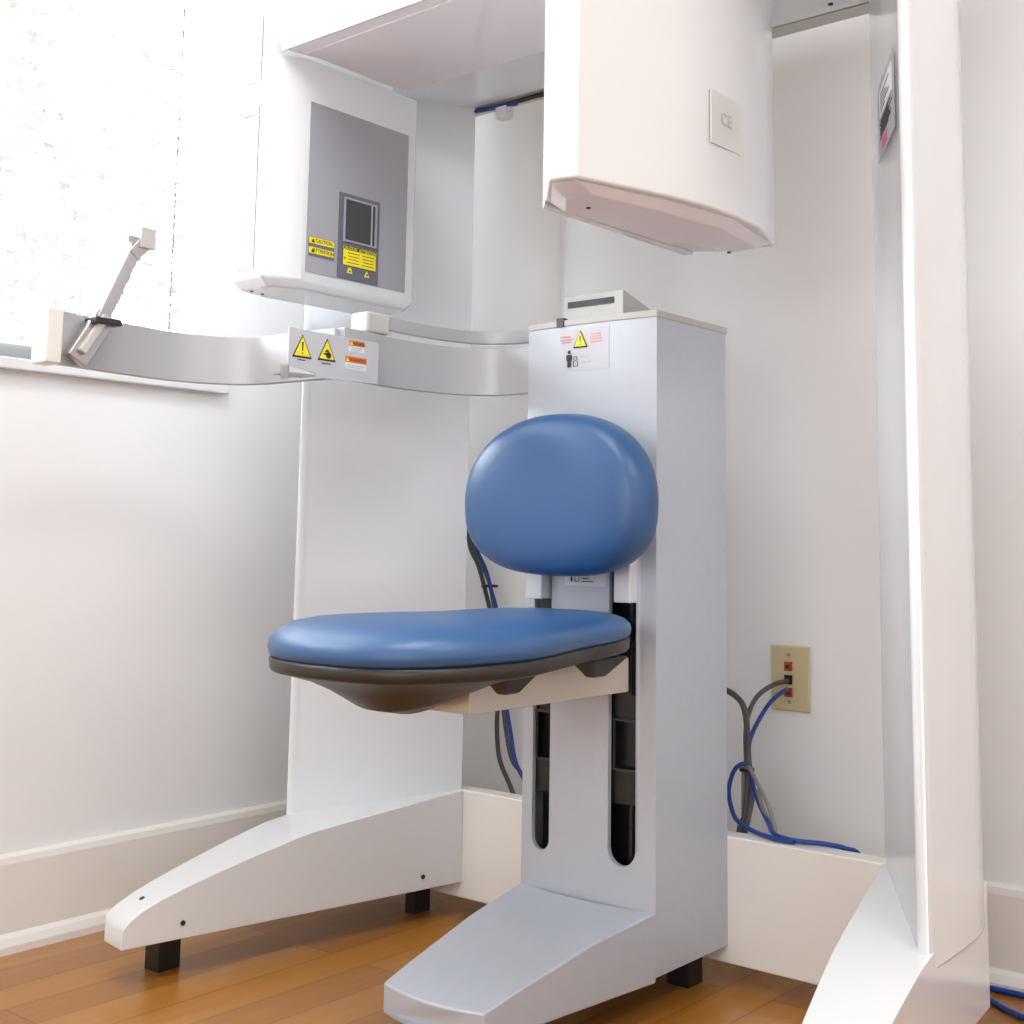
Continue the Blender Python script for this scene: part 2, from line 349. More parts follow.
def sticker(name, x, y0, y1, z0, z1, m, parent, label=None):
    o = onX_rect(name, x, y0, y1, z0, z1, m, parent, .0007)
    if label: o['label'] = label
    return o
c1 = sticker('warning_sticker', XT+.0034, 1.421, 1.497, 1.135, 1.168, M_ink, th_, 'yellow warning sticker under the window')
obj('sticker_face', plane_prism(bmesh.new(), (XT+.0040, 1.422, 1.136), U, V, rect(.0745, .0265), .0005), M_yellow, th_)
text_obj('sticker_text', 'CAUTION  ATTENTION', .0075, (XT+.0036, 1.459, 1.1652), U, V, M_yellow, th_, .95)
bm = bmesh.new()
for i in range(4):
    for y0, w_ in ((1.431, .027), (1.464, .028)):
        plane_prism(bm, (XT+.0045, y0+.001*((i*3) % 4), 1.1405+.0055*i), U, V, rect(w_-.002*((i*5) % 3), .0011), .0002)
plane_prism(bm, (XT+.0045, 1.4245, 1.146), U, V, disc(.0015, .0015, .0018, 8), .0002)
obj('sticker_lines', bm, M_ink, th_)
for yc in (1.438, 1.477):
    bm = bmesh.new(); plane_prism(bm, (XT+.0036, yc, 1.1275), U, V, [(-.006, -.0045), (.006, -.0045), (.0035, .0035), (0, .0065), (-.0035, .0035)] if yc < 1.45 else [(-.006, -.005), (.006, -.005), (0, .006)], .0006)
    g = obj('hazard_mark', bm, M_yellow, th_)
    obj('hazard_glyph', plane_prism(bmesh.new(), (XT+.0043, yc, 1.1272), U, V, disc(0, -.001, .002, 8), .0003), M_ink, th_)
sb = sticker('warning_sticker', XT+.0010, 1.349, 1.4045, 1.138, 1.171, M_dgray, th_, 'two yellow strips on dark grey')
for zc, tx in ((1.1650, 'CAUTION'), (1.1485, 'ATTENTION')):
    obj('sticker_face', plane_prism(bmesh.new(), (XT+.0016, 1.350, zc-.0053), U, V, rect(.0535, .0105), .0005), M_yellow, th_)
    text_obj('sticker_text', tx, .0085, (XT+.0012, 1.381, zc), U, V, M_ink, th_, .95)
    bm = bmesh.new(); plane_prism(bm, (XT+.0021, 1.3545, zc-.0035), U, V, [(0, 0), (.007, 0), (.0035, .007)], .0003); obj('hazard_mark', bm, M_ink, th_)
# button panels on the front of the tube head
for z0, z1 in ((1.425, 1.537), (1.370, 1.383), (1.110, 1.367)):
    obj('control_panel', plane_prism(bmesh.new(), (-1.7, 1.2815, z0), (1, 0, 0), V, rect(.044, z1-z0), .0025), M_btn, th_)['label'] = 'pale blue membrane button panel'
def ring(bm, o, u, v, r, t, d, n=20):
    o, u, v = Vector(o), Vector(u), Vector(v); nn = u.cross(v); A = []
    for i in range(n):
        a = 2*math.pi*i/n; e = u*math.cos(a)+v*math.sin(a); A.append([bm.verts.new(o+e*(r-t)), bm.verts.new(o+e*r), bm.verts.new(o+e*r+nn*d), bm.verts.new(o+e*(r-t)+nn*d)])
    for i in range(n):
        a, b_ = A[i], A[(i+1) % n]
        for j in range(4): bm.faces.new((a[j], a[(j+1) % 4], b_[(j+1) % 4], b_[j]))
bm = bmesh.new(); ring(bm, (-1.678, 1.2791, 1.465), (1, 0, 0), V, .011, .003, .0004); obj('button_mark', bm, M_white, th_)
for zc, sg in ((1.268, 1), (1.218, -1)):
    bm = bmesh.new(); o_ = Vector((-1.678, 1.2791, zc)); P = [(0, .013*sg), (-.010, -.008*sg), (.010, -.008*sg)]
    for i in range(3):
        a, b_ = Vector(P[i]), Vector(P[(i+1) % 3]); d = (b_-a).normalized(); q = Vector((-d.y, d.x))*.001
        plane_prism(bm, o_, (1, 0, 0), V, [tuple(a+q), tuple(a-q), tuple(b_-q), tuple(b_+q)], .0005)
    obj('button_mark', bm, M_white, th_)
for x, y in ((-1.708, 1.31), (-1.712, 1.335)): screw('screw', (x+.012, y, 1.0825), (0, 0, -1), .003, th_)
# detector
DP = [(-1.02, 1.245), (-.955, 1.172), (-.918, 1.180), (-.905, 1.222), (-.890, 1.270), (-.872, 1.335), (-.862, 1.40), (-.860, 1.46), (-.866, 1.53), (-.882, 1.585), (-.903, 1.637), (-.977, 1.630), (-1.02, 1.60)]
bm = bmesh.new()
prism(bm, DP, 1.1125, 1.512)
det = obj('detector_housing', bm, M_white, ca, bevel=.004, seg=3, angle=60)
bm = bmesh.new(); loft(bm, [[(x, y, 1.100) for x, y in ((-1.0, 1.262), (-.962, 1.215), (-.925, 1.222), (-.900, 1.33), (-.885, 1.46), (-.905, 1.585), (-.95, 1.59), (-.955, 1.50), (-.99, 1.49), (-.995, 1.38))], [(x, y, 1.1128) for x, y in ((-1.016, 1.25), (-.957, 1.18), (-.922, 1.188), (-.885, 1.32), (-.866, 1.46), (-.895, 1.62), (-.97, 1.62), (-.975, 1.51), (-1.013, 1.50), (-1.016, 1.38))]])
obj('bottom_cover', bm, M_lavender, ca, bevel=.003)
obj('inner_cover', prism(bmesh.new(), [(-1.034, 1.258), (-1.020, 1.244), (-1.020, 1.60), (-1.034, 1.59)], 1.108, 1.5), M_white, ca, bevel=.002)
bm = bmesh.new(); vs = [bm.verts.new(p) for p in ((-1.032, 1.258, 1.104), (-.957, 1.171, 1.116), (-.957, 1.171, 1.135), (-1.032, 1.256, 1.135), (-.985, 1.262, 1.104))]
bm.faces.new((vs[0], vs[1], vs[2], vs[3])); bm.faces.new((vs[0], vs[4], vs[1])); bm.faces.new((vs[3], vs[2], vs[4])); bm.faces.new((vs[0], vs[3], vs[4])); bm.faces.new((vs[1], vs[4], vs[2]))
screw('screw', (-.962, 1.262, 1.0998), (0, 0, -1), .003, det); screw('screw', (-.948, 1.583, 1.0998), (0, 0, -1), .003, det)
bm.free()
ds = onX_rect('sticker', -.8612, 1.392, 1.466, 1.200, 1.272, M_cap2, det, .0022); ds['label'] = 'pale grey square sticker with small mark'
text_obj('sticker_text', 'CE', .024, (-.8595, 1.429, 1.238), U, V, M_cap, det)

# ------------------------------------------------------------------ centre column
XA, XB_, YF, YK, ZT = -1.338, -1.084, 1.597, 1.797, 1.020
col = thing('patient_chair', 'blue vinyl seat and backrest on a silver column with wedge foot, in the scanner', 'chair', (-1.211, 1.6, 0))
def bow(x): return YF-.007*(1-((x+1.211)/.127)**2)
slots = ((-1.316, -1.279, .204, .80), (-1.166, -1.118, .204, .80))
bm = bmesh.new(); xs = set([XA+(XB_-XA)*i/20 for i in range(21)])
for a, b_, _, _ in slots:
    xs = {x for x in xs if not (a-.002 < x < b_+.002)}; xs |= {(a+b_)/2-(b_-a)/2*math.cos(math.pi*i/12) for i in range(13)}
xs = sorted(xs)
def span(x0, x1, x):
    for a, b_, z0, z1 in slots:
        if a-1e-6 <= x0 and x1 <= b_+1e-6:
            r = (b_-a)/2; c = (a+b_)/2; h = math.sqrt(max(0, r*r-(x-c)**2)); return (z0+r-h, z1-r+h)
    return None
for x0, x1 in zip(xs, xs[1:]):
    s0, s1 = span(x0, x1, x0), span(x0, x1, x1)
    def quad(za0, za1, zb0, zb1):
        f = [bm.verts.new((x0, bow(x0), za0)), bm.verts.new((x1, bow(x1), za1)), bm.verts.new((x1, bow(x1), zb1)), bm.verts.new((x0, bow(x0), zb0))]; bm.faces.new(f)
        if s0:
            za, zb = ((zb0, zb1) if zb0 < .6 else (za0, za1)); i = 3 if zb0 < .6 else 0; j = 2 if zb0 < .6 else 1
            g = [f[i], f[j], bm.verts.new((x1, bow(x1)+.008, zb)), bm.verts.new((x0, bow(x0)+.008, za))]; bm.faces.new(g if zb0 < .6 else g[::-1])
    if s0: quad(.058, .058, s0[0], s1[0]); quad(s0[1], s1[1], ZT, ZT)
    else:
        zs = [.058, .2225, .228, .776, .7815, ZT]
        for za, zb in zip(zs, zs[1:]): quad(za, za, zb, zb)
for a, b_, z0, z1 in slots:
    for x in (a, b_):
        r = (b_-a)/2; bm.faces.new([bm.verts.new(p) for p in ((x, bow(x), z0+r), (x, bow(x)+.008, z0+r), (x, bow(x)+.008, z1-r), (x, bow(x), z1-r))])
bm.faces.new([bm.verts.new(p) for p in ((XB_, YF, .058), (XB_, YK, .058), (XB_, YK, ZT), (XB_, YF, ZT))])
bm.faces.new([bm.verts.new(p) for p in ((XA, YF, .058), (XA, YF, ZT), (XA, YK, ZT), (XA, YK, .058))])
bm.faces.new([bm.verts.new(p) for p in ((XA, YK, .058), (XA, YK, ZT), (XB_, YK, ZT), (XB_, YK, .058))])
bm.faces.new([bm.verts.new(p) for p in ((XA, YF, ZT), (XB_, YF, ZT), (XB_, YK, ZT), (XA, YK, ZT))])
bm.faces.new([bm.verts.new(p) for p in ((XA, YF, .058), (XA, YK, .058), (XB_, YK, .058), (XB_, YF, .058))])
bmesh.ops.remove_doubles(bm, verts=bm.verts, dist=1e-5)
body = obj('column_body', bm, M_silver, col, recalc=False)
nl = []
for p in body.data.polygons:
    p.use_smooth = True; front = p.normal.y < -.9 and abs(p.center.y-bow(p.center.x)) < .002
    for li in p.loop_indices:
        x = body.data.vertices[body.data.loops[li].vertex_index].co.x
        nl.append(Vector((2*.007*(x+1.211)/.127**2, -1, 0)).normalized() if front else p.normal.copy())
body.data.normals_split_custom_set(nl)
# dark rail unit inside
bm = bmesh.new(); box(bm, -1.330, -1.10, 1.640, 1.648, .12, .98); obj('inner_back', bm, M_black, col)
for a, b_, z0, z1 in slots:
    bm = bmesh.new(); box(bm, (a+b_)/2-.004, (a+b_)/2+.002, 1.618, 1.640, .14, .95); obj('guide_rod', bm, M_dark, col)
    cx0, cx1 = a-.004, b_+.004
    bm = bmesh.new(); box(bm, cx0, cx1, 1.604, 1.639, .29, .338); box(bm, cx0, cx1, 1.616, 1.639, .338, .415); box(bm, cx0, cx1, 1.604, 1.639, .415, .452)
    obj('carriage', bm, M_black, col)
    bm = bmesh.new()
    for q in ((a+.002, b_-.001, .411, .415), (a+.002, b_-.001, .338, .342), (a+.002, a+.005, .342, .411), (b_-.004, b_-.001, .342, .411)): box(bm, q[0], q[1], 1.600, 1.604, q[2], q[3])
    obj('carriage_rim', bm, M_dark, col)
# cap and the little slotted box on it
obj('column_cap', prism(bmesh.new(), [(XA-.001, YF), (XA-.001, YK+.004), (XB_+.002, YK+.004), (XB_+.002, YF-.002)]+[(x, bow(x)-.002) for x in (-1.10, -1.13, -1.16, -1.19, -1.22, -1.25, -1.29, -1.32)], ZT, ZT+.011), M_cap, col, bevel=.002)
bm = bmesh.new()
A0 = [(-1.289, 1.626, 1.031), (-1.168, 1.626, 1.031), (-1.168, 1.626, 1.0775), (-1.289, 1.626, 1.0775)]
A1 = [(-1.289, 1.72, 1.031), (-1.168, 1.72, 1.031), (-1.168, 1.72, 1.052), (-1.289, 1.72, 1.052)]
A2 = [(-1.289, 1.80, 1.031), (-1.168, 1.80, 1.031), (-1.168, 1.80, 1.040), (-1.289, 1.80, 1.040)]
loft(bm, [A0, A1, A2]); obj('top_housing', bm, M_cap, col, bevel=.002)
obj('card_slot', bx(-1.279, -1.186, 1.6245, 1.627, 1.057, 1.067), M_black, col)
obj('cable_port', bx(-1.272, -1.258, 1.587, 1.598, 1.020, 1.034), M_dark, col)
# foot
bm = bmesh.new(); rings = []
tipL, tipR, rl, rr_ = -1.300, -1.120, -1.338, -1.084
for k in range(13):
    t = k/12; y = 1.60-(1.60-1.268)*t; xl = rl+(tipL-rl)*t; xr = rr_+(tipR-rr_)*t
    z = interp(t, [0, .38, .66, .85, 1], [.148, .133, .114, .101, .089]); ring_ = []
    for j in range(9):
        u_ = j/8; x = xl+(xr-xl)*u_; yy = y-.016*(1-(2*u_-1)**2); ring_.append((x, yy, z))
    rings.append(ring_+[(x, yy, .050) for x, yy, _ in ring_[::-1]])
loft(bm, rings); foot = obj('foot', bm, M_silver, col, bevel=.003)
screw('screw', (-1.216, 1.290, .0945), (0, -.2, 1), .006, foot)
obj('rubber_foot', bx(-1.27, -1.235, 1.31, 1.345, 0, .052), M_black, foot); obj('rubber_foot', bx(-1.18, -1.145, 1.31, 1.345, 0, .052), M_black, foot)
obj('rubber_foot', bx(-1.31, -1.27, 1.72, 1.76, 0, .06), M_black, foot); obj('rubber_foot', bx(-1.16, -1.12, 1.74, 1.78, 0, .06), M_black, foot)
# height-warning sticker
def ystick(name, x0, x1, z0, z1, m, y, parent, d=.0007): return obj(name, plane_prism(bmesh.new(), (x0, y, z0), (1, 0, 0), V, rect(x1-x0, z1-z0), d), m, parent)
def bowed_sheet(name, x0, x1, z0, z1, m, parent, off):
    bm = bmesh.new(); P = [x0+(x1-x0)*i/8 for i in range(9)]
    loft(bm, [[(x, bow(x)-off, z0), (x, bow(x)-off, z1), (x, bow(x)+.002, z1), (x, bow(x)+.002, z0)] for x in P]); return obj(name, bm, m, parent)
st = bowed_sheet('warning_sticker', -1.265, -1.169, .947, 1.016, M_silvst, col, .0006); st['label'] = 'white sticker with yellow triangle and adult and child figures'
yy = bow(-1.224)-.0016
def tri(parent, o, u, size, glyph=True, off=0):
    o, u = Vector(o), Vector(u); v = Vector((0, 0, 1)); n_ = u.cross(v)
    h = size*.95
    a = obj('hazard_triangle', plane_prism(bmesh.new(), o, u, v, [(-size/2, 0), (size/2, 0), (0, h)], .0006), M_ink, parent)
    k = .80; obj('triangle_face', plane_prism(bmesh.new(), o+n_*.0005, u, v, [(-size/2*k, h*.085), (size/2*k, h*.085), (0, h*.90)], .0006), M_yellow, parent)
    if glyph == 'hand':
        bm = bmesh.new(); plane_prism(bm, o+n_*.001, u, v, disc(.08*size, h*.26, size*.14, 10), .0005)
        plane_prism(bm, o+n_*.001, u, v, [(-.22*size, h*.28), (.0, h*.24), (.0, h*.36), (-.18*size, h*.34)], .0005); plane_prism(bm, o+n_*.001, u, v, [(-.14*size, h*.42), (-.08*size, h*.38), (.12*size, h*.42), (.02*size, h*.52)], .0005)
    else:
        bm = bmesh.new(); plane_prism(bm, o+n_*.001, u, v, [(-.022*size, h*.30), (.022*size, h*.30), (.045*size, h*.68), (-.045*size, h*.68)], .0005); plane_prism(bm, o+n_*.001, u, v, disc(0, h*.2, size*.035, 8), .0005)
    obj('triangle_glyph', bm, M_ink, parent)
tri(col, (-1.224, yy, .983), (1, 0, 0), .029)
bm = bmesh.new()
for i, (x0, w_) in enumerate(((-1.263, .020), (-1.267, .028), (-1.266, .022))): plane_prism(bm, (x0, yy+.0008, .993+.0045*i), (1, 0, 0), V, rect(w_, .0016), .0005)
obj('print_lines', bm, M_pink, col); bm = bmesh.new()
for i, (x0, w_) in enumerate(((-1.205, .022), (-1.206, .024), (-1.204, .020), (-1.203, .018))): plane_prism(bm, (x0, yy+.0008, .990+.0042*i), (1, 0, 0), V, rect(w_, .0016), .0005)
obj('print_lines', bm, M_pink, col)
bm = bmesh.new(); o_ = Vector((-1.2465, yy, .953)); X1 = (1, 0, 0)
for P in (disc(0, .0245, .0030, 10), [(-.0055, .020), (.0055, .020), (.0055, .011), (-.0055, .011)], [(-.0035, .011), (.0035, .011), (.0033, 0), (-.0033, 0)]): plane_prism(bm, o_, X1, V, P, .0006)
obj('adult_figure', bm, M_ink, col)
bm = bmesh.new(); ring(bm, (-1.2335, yy, .9665), X1, V, .0038, .0008, .0006, 12)
for P in ([(-.0045, 0), (.0045, 0), (.0045, .0008), (-.0045, .0008)], [(-.0045, 0), (-.0037, 0), (-.0037, .009), (-.0045, .009)], [(.0037, 0), (.0045, 0), (.0045, .009), (.0037, .009)]): plane_prism(bm, (-1.2335, yy, .9535), X1, V, P, .0006)
obj('child_figure', bm, M_ink, col)
bm = bmesh.new()
for z0, segs in ((.9675, ((0, .003), (.005, .011))), (.9590, ((0, .008), (.010, .010)))):
    for a, w_ in segs: plane_prism(bm, (-1.224+a, yy+.0008, z0), X1, V, rect(w_, .0018), .0006)
obj('print_lines', bm, M_cap, col)
s2 = bowed_sheet('height_sticker', -1.252, -1.172, .610, .680, M_sticker, col, .0006)
bm = bmesh.new()
for a, w_, h in ((-1.239, .003, .007), (-1.231, .009, .001), (-1.231, .001, .007), (-1.223, .001, .007), (-1.217, .022, .0015)): plane_prism(bm, (a, bow(a)-.0016, .6165), X1, V, rect(w_, h), .0006)
plane_prism(bm, (-1.217, bow(-1.21)-.0016, .621), X1, V, rect(.014, .0015), .0006)
obj('print_lines', bm, M_ink, col)

# ------------------------------------------------------------------ seat
CX, CY, HX, HY = -1.209, 1.318, .200, .268
def outline(k=1.0, n=72, ex=2.7):
    P = []
    for i in range(n):
        a = 2*math.pi*i/n; c_, s_ = math.cos(a), math.sin(a)
        x = HX*math.copysign(abs(c_)**(2/ex), c_); y = HY*math.copysign(abs(s_)**(2/ex), s_)
        t = min(1, max(0, (y+CY-1.20)/.20)); t = t*t*(3-2*t); x *= 1-.17*t
        P.append((CX+x*k, CY+y*k))
    return P
def seam(y): return .527+.016*(y-1.05)/.5
bm = bmesh.new(); rings = []
for k, dz in ((.975, 0), (1.0, .005), (1.008, .014), (1.0, .024), (.97, .033), (.91, .040), (.80, .045), (.6, .048), (.35, .049), (.12, .049)):
    rings.append([(x, y, seam(y)+dz*(1-.22*min(1, max(0, (y-1.15)/.25)))-.004*(max(0, (1.15-y))/.1)**2*.6) for x, y in outline(k)])
loft(bm, rings); seat = obj('seat_cushion', bm, M_blue, col, smooth=True, angle=80)
bm = bmesh.new(); rings = []
def pan(x, y, k):
    z = seam(y)-.014*min(1, (1.0-k)/.06+.0) - (.006 if k < .98 else 0)
    inner = min(1, (1-k)/.45); d = math.exp(-((y-1.185)/.085)**2-((x+1.215)/.125)**2)
    return z-.054*d*inner**.7-.004*inner
for k in (.99, 1.0, .995): pass
rings.append([(x, y, seam(y)+.001) for x, y in outline(.985)]); rings.append([(x, y, seam(y)-.002) for x, y in outline(1.0)])
for k in (.995, .985): rings.append([(x, y, seam(y)-.016-(.99-k)*.3) for x, y in outline(k)])
for k in (.95, .9, .82, .72, .6, .45, .3, .15, .04): rings.append([(x, y, min(seam(y)-.018, pan(x, y, k))) for x, y in outline(k)])
loft(bm, rings)
obj('seat_pan', bm, M_pan, seat, smooth=True, angle=60)
for x0, y0 in ((-1.072, 1.255), (-1.080, 1.450), (-1.345, 1.255), (-1.335, 1.450)):
    bm = bmesh.new(); w_ = .022
    zb = .486 if y0 < 1.3 else .492
    loft(bm, [[(x0-w_*.6, y0-.014, zb), (x0+w_*.1, y0-.014, zb), (x0+w_*.1, y0+.014, zb), (x0-w_*.6, y0+.014, zb)], [(x0-w_, y0-.045, .520), (x0+w_, y0-.045, .520), (x0+w_, y0+.045, .520), (x0-w_, y0+.045, .520)]])
    obj('pan_lug', bm, M_pan, seat, bevel=.004)
obj('seat_arm', bx(-1.292, -1.125, 1.236, 1.586, .4575, .5075), M_frame, seat, bevel=.002)
obj('arm_bracket', bx(-1.306, -1.289, 1.50, 1.635, .46, .505), M_black, seat); obj('arm_bracket', bx(-1.160, -1.122, 1.588, 1.635, .452, .53), M_black, seat)
screw('screw', (-1.1, 1.42, .515), (1, 0, .2), .006, seat, M_chrome)

# ------------------------------------------------------------------ backrest
bm = bmesh.new(); rings = []
def bk(k, n=64):
    P = []
    for i in range(n):
        a = 2*math.pi*i/n; c_, s_ = math.cos(a), math.sin(a); ex = 2.05 if s_ > 0 else 2.6
        x = .171*math.copysign(abs(c_)**(2/(2.2 if s_ > 0 else 2.7)), c_); z = (.131 if s_ > 0 else .110)*math.copysign(abs(s_)**(2/ex), s_)
        P.append((x*k, z*k))
    return P
for k, y in ((.3, 1.552), (.8, 1.552), (.95, 1.548), (1.0, 1.536), (1.015, 1.520), (1.0, 1.503), (.96, 1.490), (.88, 1.481), (.72, 1.4755), (.5, 1.473), (.25, 1.4725), (.05, 1.4725)):
    rings.append([(-1.206+x, y-(x/.18)**2*.006, .738+z) for x, z in bk(k)])
loft(bm, rings); br_ = obj('backrest', bm, M_blue, col, smooth=True, angle=80)
for x0, x1 in ((-1.318, -1.286), (-1.146, -1.116)): obj('bracket', bx(x0, x1, 1.574, 1.640, .588, .72), M_white, br_, bevel=.002)
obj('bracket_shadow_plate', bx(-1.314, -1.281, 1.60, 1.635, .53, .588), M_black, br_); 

# ------------------------------------------------------------------ curved side arm
ar = thing('patient_support_arm', 'long curved satin grey arm swinging left from the column past the window', 'support arm', (-1.34, 1.61, .92))
def band(name, path, z0, z1, t, m, parent, k=8, bev=.0015):
    P = smooth_path([(x, y, 0) for x, y in path], k); bm = bmesh.new(); rings = []
    for i, p in enumerate(P):
        d = (P[min(i+1, len(P)-1)]-P[max(i-1, 0)]).normalized(); n_ = Vector((-d.y, d.x, 0))*t/2
        rings.append([(p.x-n_.x, p.y-n_.y, z0), (p.x+n_.x, p.y+n_.y, z0), (p.x+n_.x, p.y+n_.y, z1), (p.x-n_.x, p.y-n_.y, z1)])
    loft(bm, rings); return obj(name, bm, m, parent, bevel=bev)
band('inner_arm', [(-1.336, 1.612), (-1.375, 1.616), (-1.418, 1.608), (-1.452, 1.580), (-1.474, 1.535), (-1.484, 1.47), (-1.482, 1.41), (-1.474, 1.36), (-1.468, 1.305)], .92, 1.0, .014, M_arm, ar)
oa = band('outer_arm', [(-1.470, 1.300), (-1.52, 1.294), (-1.58, 1.290), (-1.645, 1.281), (-1.690, 1.240), (-1.712, 1.180), (-1.708, 1.10), (-1.697, 1.03), (-1.680, .945)], .92, .997, .014, M_arm, ar)
obj('end_block', prism(bmesh.new(), [(-1.700, .935), (-1.660, .935), (-1.664, .962), (-1.704, .962)], .918, .997), M_trim, ar, bevel=.003)
wpl = obj('warning_plate', plane_prism(bmesh.new(), (-1.4615, 1.197, .9145), U, V, [(0, .014), (.050, .008), (.055, .002), (.178, .004), (.178, .066), (.175, .0685), (0, .070)], .003), M_wplate, ar); wpl['label'] = 'pale plate with two yellow triangles and orange stickers'
obj('plate_hook', bx(-1.475, -1.4595, 1.1965, 1.2, .909, .930), M_chrome, ar); obj('plate_lip', bx(-1.495, -1.462, 1.198, 1.250, .917, .9195), M_chrome, ar)
tri(ar, (-1.4587, 1.222, .9415), U, .037); tri(ar, (-1.4587, 1.2695, .9425), U, .036, 'hand')
for y0, w_ in ((1.214, .014), (1.260, .018)): obj('caption_line', plane_prism(bmesh.new(), (-1.4587, y0, .9377), U, V, rect(w_, .0016), .0005), M_ink, ar)
for y0, y1, z0, z1, tx in ((1.313, 1.344, .963, .9805, 'WARNING'), (1.306, 1.350, .9355, .9555, 'WARNING')):
    s_ = obj('small_sticker', plane_prism(bmesh.new(), (-1.4587, y0, z0), U, V, rect(y1-y0, z1-z0), .0006), M_sticker, ar)
    zm = z0+(z1-z0)*.52
    obj('sticker_header', plane_prism(bmesh.new(), (-1.4582, y0, zm), U, V, rect(y1-y0, z1-zm), .0006), M_orange, ar)
    text_obj('sticker_text', tx, (z1-zm)*.75, (-1.4586, (y0+y1)/2+.002, (z1+zm)/2-.0004), U, V, M_ink, ar)
    bm = bmesh.new(); plane_prism(bm, (-1.4576, y0+.0015, zm+.001), U, V, [(0, 0), (.006, 0), (.003, .006)], .0005); obj('sticker_triangle', bm, M_yellow, ar)
    bm = bmesh.new(); plane_prism(bm, (-1.458, y0+.004, z0+.0055), U, V, rect(y1-y0-.008, .0009), .0005); plane_prism(bm, (-1.458, y0+.003, z0+.0025), U, V, rect(y1-y0-.012, .0009), .0005); obj('print_lines', bm, M_cap, ar)
# upper guide rail
rl_ = thing('upper_guide_rail', 'thin curved satin rail above the long arm, ending in a pale block', 'guide rail', (-1.34, 1.64, 1.02))
band('rail', [(-1.290, 1.650), (-1.339, 1.652), (-1.41, 1.648), (-1.462, 1.618), (-1.486, 1.56), (-1.492, 1.49), (-1.488, 1.415)], 1.0125, 1.0345, .010, M_arm, rl_)
obj('rail_block', bx(-1.515, -1.475, 1.365, 1.415, 1.002, 1.036), M_cap, rl_, bevel=.005)
obj('rail_pin', bx(-1.505, -1.482, 1.375, 1.40, .990, 1.003), M_dark, rl_)
# head strap support
hs = thing('head_support', 'slim metal telescoping rod with black clamp and square pad, leaning from arm end before window', 'head support', (-1.675, 1.0, .93))
def bar(name, p0, p1, w_, d, m, parent, bev=.002):
    p0, p1 = Vector(p0), Vector(p1); t = (p1-p0); L = t.length; t.normalize(); side = Vector((0, 1, 0)); side = (side-t*side.dot(t)).normalized(); n_ = t.cross(side); bm = bmesh.new()
    loft(bm, [[p+side*a*w_/2+n_*b_*d/2 for a, b_ in ((-1, -1), (1, -1), (1, 1), (-1, 1))] for p in (p0, p1)]); return obj(name, bm, m, parent, bevel=bev)
bar('rod_holder', (-1.668, .985, .926), (-1.668, 1.030, 1.000), .034, .012, M_chrome, hs)
bar('inner_rod', (-1.658, .988, .938), (-1.658, 1.024, .995), .012, .010, M_cap, hs)
obj('clamp', bx(-1.678, -1.648, 1.002, 1.044, .982, .991), M_black, hs, bevel=.001)
bar('rod', (-1.664, 1.020, .99), (-1.664, 1.066, 1.096), .020, .010, M_chrome, hs)
bar('rod_elbow', (-1.664, 1.064, 1.092), (-1.664, 1.080, 1.112), .022, .012, M_chrome, hs)
obj('pad', bx(-1.672, -1.654, 1.072, 1.098, 1.106, 1.138), M_cap, hs, bevel=.002); obj('pad_joint', bx(-1.672, -1.660, 1.054, 1.073, 1.112, 1.122), M_chrome, hs)

# ------------------------------------------------------------------ outlet and cables
ol = thing('data_outlet', 'almond wall plate with three data jacks on the back wall', 'wall outlet', (-1.114, YB, .44))
obj('face_plate', bx(-1.153, -1.076, YB-.006, YB, .385, .499), M_beige, ol, bevel=.003)
for z0, m in ((.463, M_jackr), (.440, M_black), (.418, M_jackr)):
    obj('jack', bx(-1.124, -1.109, YB-.0085, YB-.005, z0-.008, z0+.008), m, ol); obj('jack_port', bx(-1.120, -1.113, YB-.0095, YB-.008, z0-.004, z0+.003), M_ink, ol)
screw('screw', (-1.1165, YB-.0065, .483), (0, -1, 0), .003, ol, M_chrome); screw('screw', (-1.1155, YB-.0065, .401), (0, -1, 0), .003, ol, M_chrome)
def cable(name, label, runs, r, m, group=None, cat='cable'):
    bm = bmesh.new()
    for P in runs:
        tube(bm, P, r, 10, 6)
    return tag(obj(name, bm, m, smooth=True, angle=80), label, cat, group)
cable('network_cable', 'grey cable plugged into the middle jack of the almond outlet', [[(-1.1155, 2.056, .438), (-1.126, 2.03, .434), (-1.134, 1.99, .42), (-1.136, 1.96, .397), (-1.133, 1.94, .364), (-1.121, 1.92, .318), (-1.108, 1.9, .274), (-1.102, 1.88, .238), (-1.102, 1.86, .205), (-1.10, 1.86, .10), (-1.10, 1.87, .006)]], .0042, M_cgray)
cable('power_cable', 'thick dark grey cable coming round the column side to the outlet bundle', [[(-1.22, 1.93, .436), (-1.174, 1.93, .430), (-1.152, 1.93, .423), (-1.13, 1.925, .408), (-1.123, 1.925, .38), (-1.121, 1.925, .343), (-1.114, 1.915, .304), (-1.099, 1.9, .267), (-1.095, 1.88, .235), (-1.098, 1.87, .19), (-1.09, 1.88, .08), (-1.09, 1.89, .007)]], .0052, M_cgray)
cable('network_cable', 'blue network cable from the lowest jack, looping down onto the crossbar', [[(-1.1155, 2.056, .421), (-1.113, 2.03, .421), (-1.12, 2.0, .405), (-1.127, 1.97, .375), (-1.131, 1.95, .347), (-1.121, 1.93, .322), (-1.097, 1.9, .284), (-1.073, 1.88, .258), (-1.047, 1.86, .238), (-1.022, 1.835, .2275), (-.986, 1.820, .2265), (-.963, 1.822, .2265), (-.945, 1.826, .227), (-.926, 1.830, .2265), (-.904, 1.842, .222), (-.885, 1.856, .207), (-.87, 1.87, .12), (-.87, 1.88, .006)],
      ], .0038, M_cblue)
